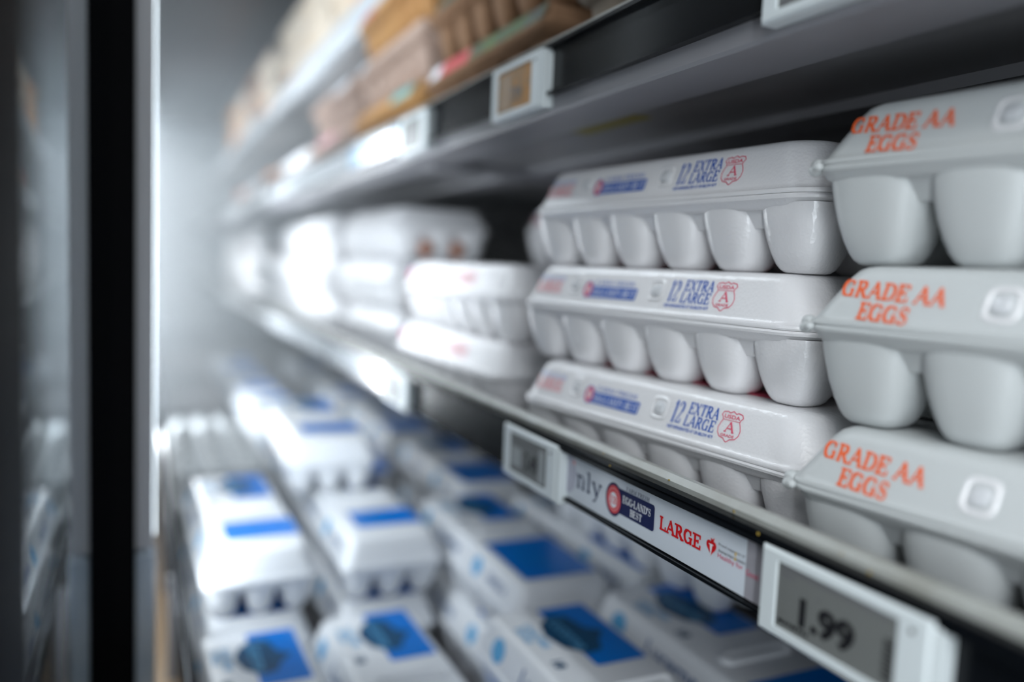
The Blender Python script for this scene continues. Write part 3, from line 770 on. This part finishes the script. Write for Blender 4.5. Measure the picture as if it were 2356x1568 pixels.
for (u0, u1, l) in ((-.62, -.285, 'white label strip glaring in the lower rail left of the far grey tag'), (-1.3, -.64, 'white label strip farther away in the lower rail'), (-2.6, -1.33, 'white label strip at the far end of the lower rail')):
    strip('label_strip', l, u0, u1, 1.2496, 1.2800, paper2)
lightblue = mat('light_blue_label', (.36, .55, .72), .16, spec=.4)
def ustrip(u0, u1, l, m):
    o = strip('label_strip', l, u0, u1, 1.5245, 1.5535, m)
ustrip(-.51, -.250, 'light blue label strip with a glint in the upper rail', lightblue)
ustrip(-1.15, -.53, 'cream label strip farther along the upper rail', paper2)
ustrip(-2.4, -1.18, 'cream label strip at the far end of the upper rail', paper2)

def esl(label, x0, z0_, ang, scr, fn=None, Ln=.085, Hn=.0385):
    t = thing('price_tag', label, 'price tag', (x0, .2520, z0_), 0, 'electronic price tags on the shelf rails')
    t.rotation_euler = (math.radians(ang), 0, 0)
    fm = lambda u, v, off=0: (u, -off-.0002, v)
    b = MB()
    # frame as a ring around the recessed screen
    su0, su1, sv0, sv1 = .0095, Ln-.0135, .0045, Hn-.0045
    def ring(y, o0, i0):
        return [(o0, y, o0), (Ln-o0, y, o0), (Ln-o0, y, Hn-o0), (o0, y, Hn-o0), (su0+i0, y, sv0+i0), (su1-i0, y, sv0+i0), (su1-i0, y, sv1-i0), (su0+i0, y, sv1-i0)]
    vs = [(0, .010, 0), (Ln, .010, 0), (Ln, .010, Hn), (0, .010, Hn), (0, .0012, 0), (Ln, .0012, 0), (Ln, .0012, Hn), (0, .0012, Hn)]+ring(0, .0012, 0)+[(su0+.0004, .0012, sv0+.0004), (su1-.0004, .0012, sv0+.0004), (su1-.0004, .0012, sv1-.0004), (su0+.0004, .0012, sv1-.0004)]
    fs = [(0, 3, 2, 1)]
    for k in range(4):
        j = (k+1) % 4
        fs += [(k, j, 4+j, 4+k), (4+k, 4+j, 8+j, 8+k), (8+k, 8+j, 12+j, 12+k), (12+k, 12+j, 16+j, 16+k)]
    b.add(vs, fs, tag_white)
    b.box(Ln-.001, Ln+.0035, .001, .010, -.001, Hn-.002, tag_white, .0008)
    b.build('tag_frame', t, smooth=False)
    b = MB()
    b.rect(su0, su1, sv0, sv1, lambda u, v, off=0: (u, .0010-off, v), scr)
    if fn: fn(b, lambda u, v, off=0: (u, .0009-off, v))
    b.build('tag_screen', t, smooth=False)
    b = MB(); b.disc(Ln-.0075, Hn-.0065, .0011, .0011, fm, ink_black, .0001, n=14); b.build('tag_light', t, smooth=False)
    return t
def d_199(b, f):
    plain(b, '1.99', (.0235, .0525, .0098, .0228), f, ink_black, .0001, bold=.045)
    for r, (v, a, c, m) in enumerate(((.0310, .012, .068, ink_grey), (.0283, .012, .0195, ink_grey), (.0075, .0115, .029, ink_black))):
        u = a; random.seed(20+r)
        while u < c:
            wd = random.uniform(.0012, .0034); b.rect(u, min(u+wd, c), v, v+.0016, f, m, .0001); u += wd+.0006
    for k in range(9): b.rect(.0655, .0700, .008+k*.0019, .008+k*.0019+(.0013 if k % 2 else .0008), f, ink_black, .0001)
    b.rect(.0325, .0338, .0245, .0255, f, ink_grey, .0001)
def d_dim(b, f):
    random.seed(4)
    plain(b, '3.49', (.036, .056, .010, .024), f, ink_black, .0001, bold=.03)
    for v in (.029, .026, .006):
        u = .012
        while u < .068:
            wd = random.uniform(.001, .004); b.rect(u, u+wd, v, v+.0016, f, ink_grey, .0001); u += wd+.0012
    b.rect(.014, .030, .010, .024, f, mat('pale_screen_patch', (.30, .32, .32), .4), .0001)
    b.rect(.058, .066, .007, .030, f, mat('pale_screen_patch', (.30, .32, .32), .4), .0001)
esl('white electronic price tag reading 1.99', -.2652, 1.2443, 0, screen, d_199)
esl('white electronic price tag at the left end of the sharp label', -.5455, 1.2443, 0, screen, d_dim, Ln=.0845)
esl('small blurred grey price tag far left on the lower rail', -.8850, 1.2443, 0, screen, d_dim)
esl('white price tag with an amber screen on the upper rail', -.5960, 1.5140, 0, screen_or, lambda b, f: (plain(b, '7.99', (.034, .052, .011, .021), f, ink_grey, .0001, bold=.03), b.rect(.012, .036, .007, .031, f, mat('tan_screen_patch', (.30, .19, .10), .4), .00005)), Ln=.0840, Hn=.0400)
esl('white price tag cut by the top edge of the photo', -.2905, 1.5135, 0, screen, d_dim)
esl('blurred white price tag at the right end of the light blue strip', -.8480, 1.5140, 0, screen, None, Hn=.0400)
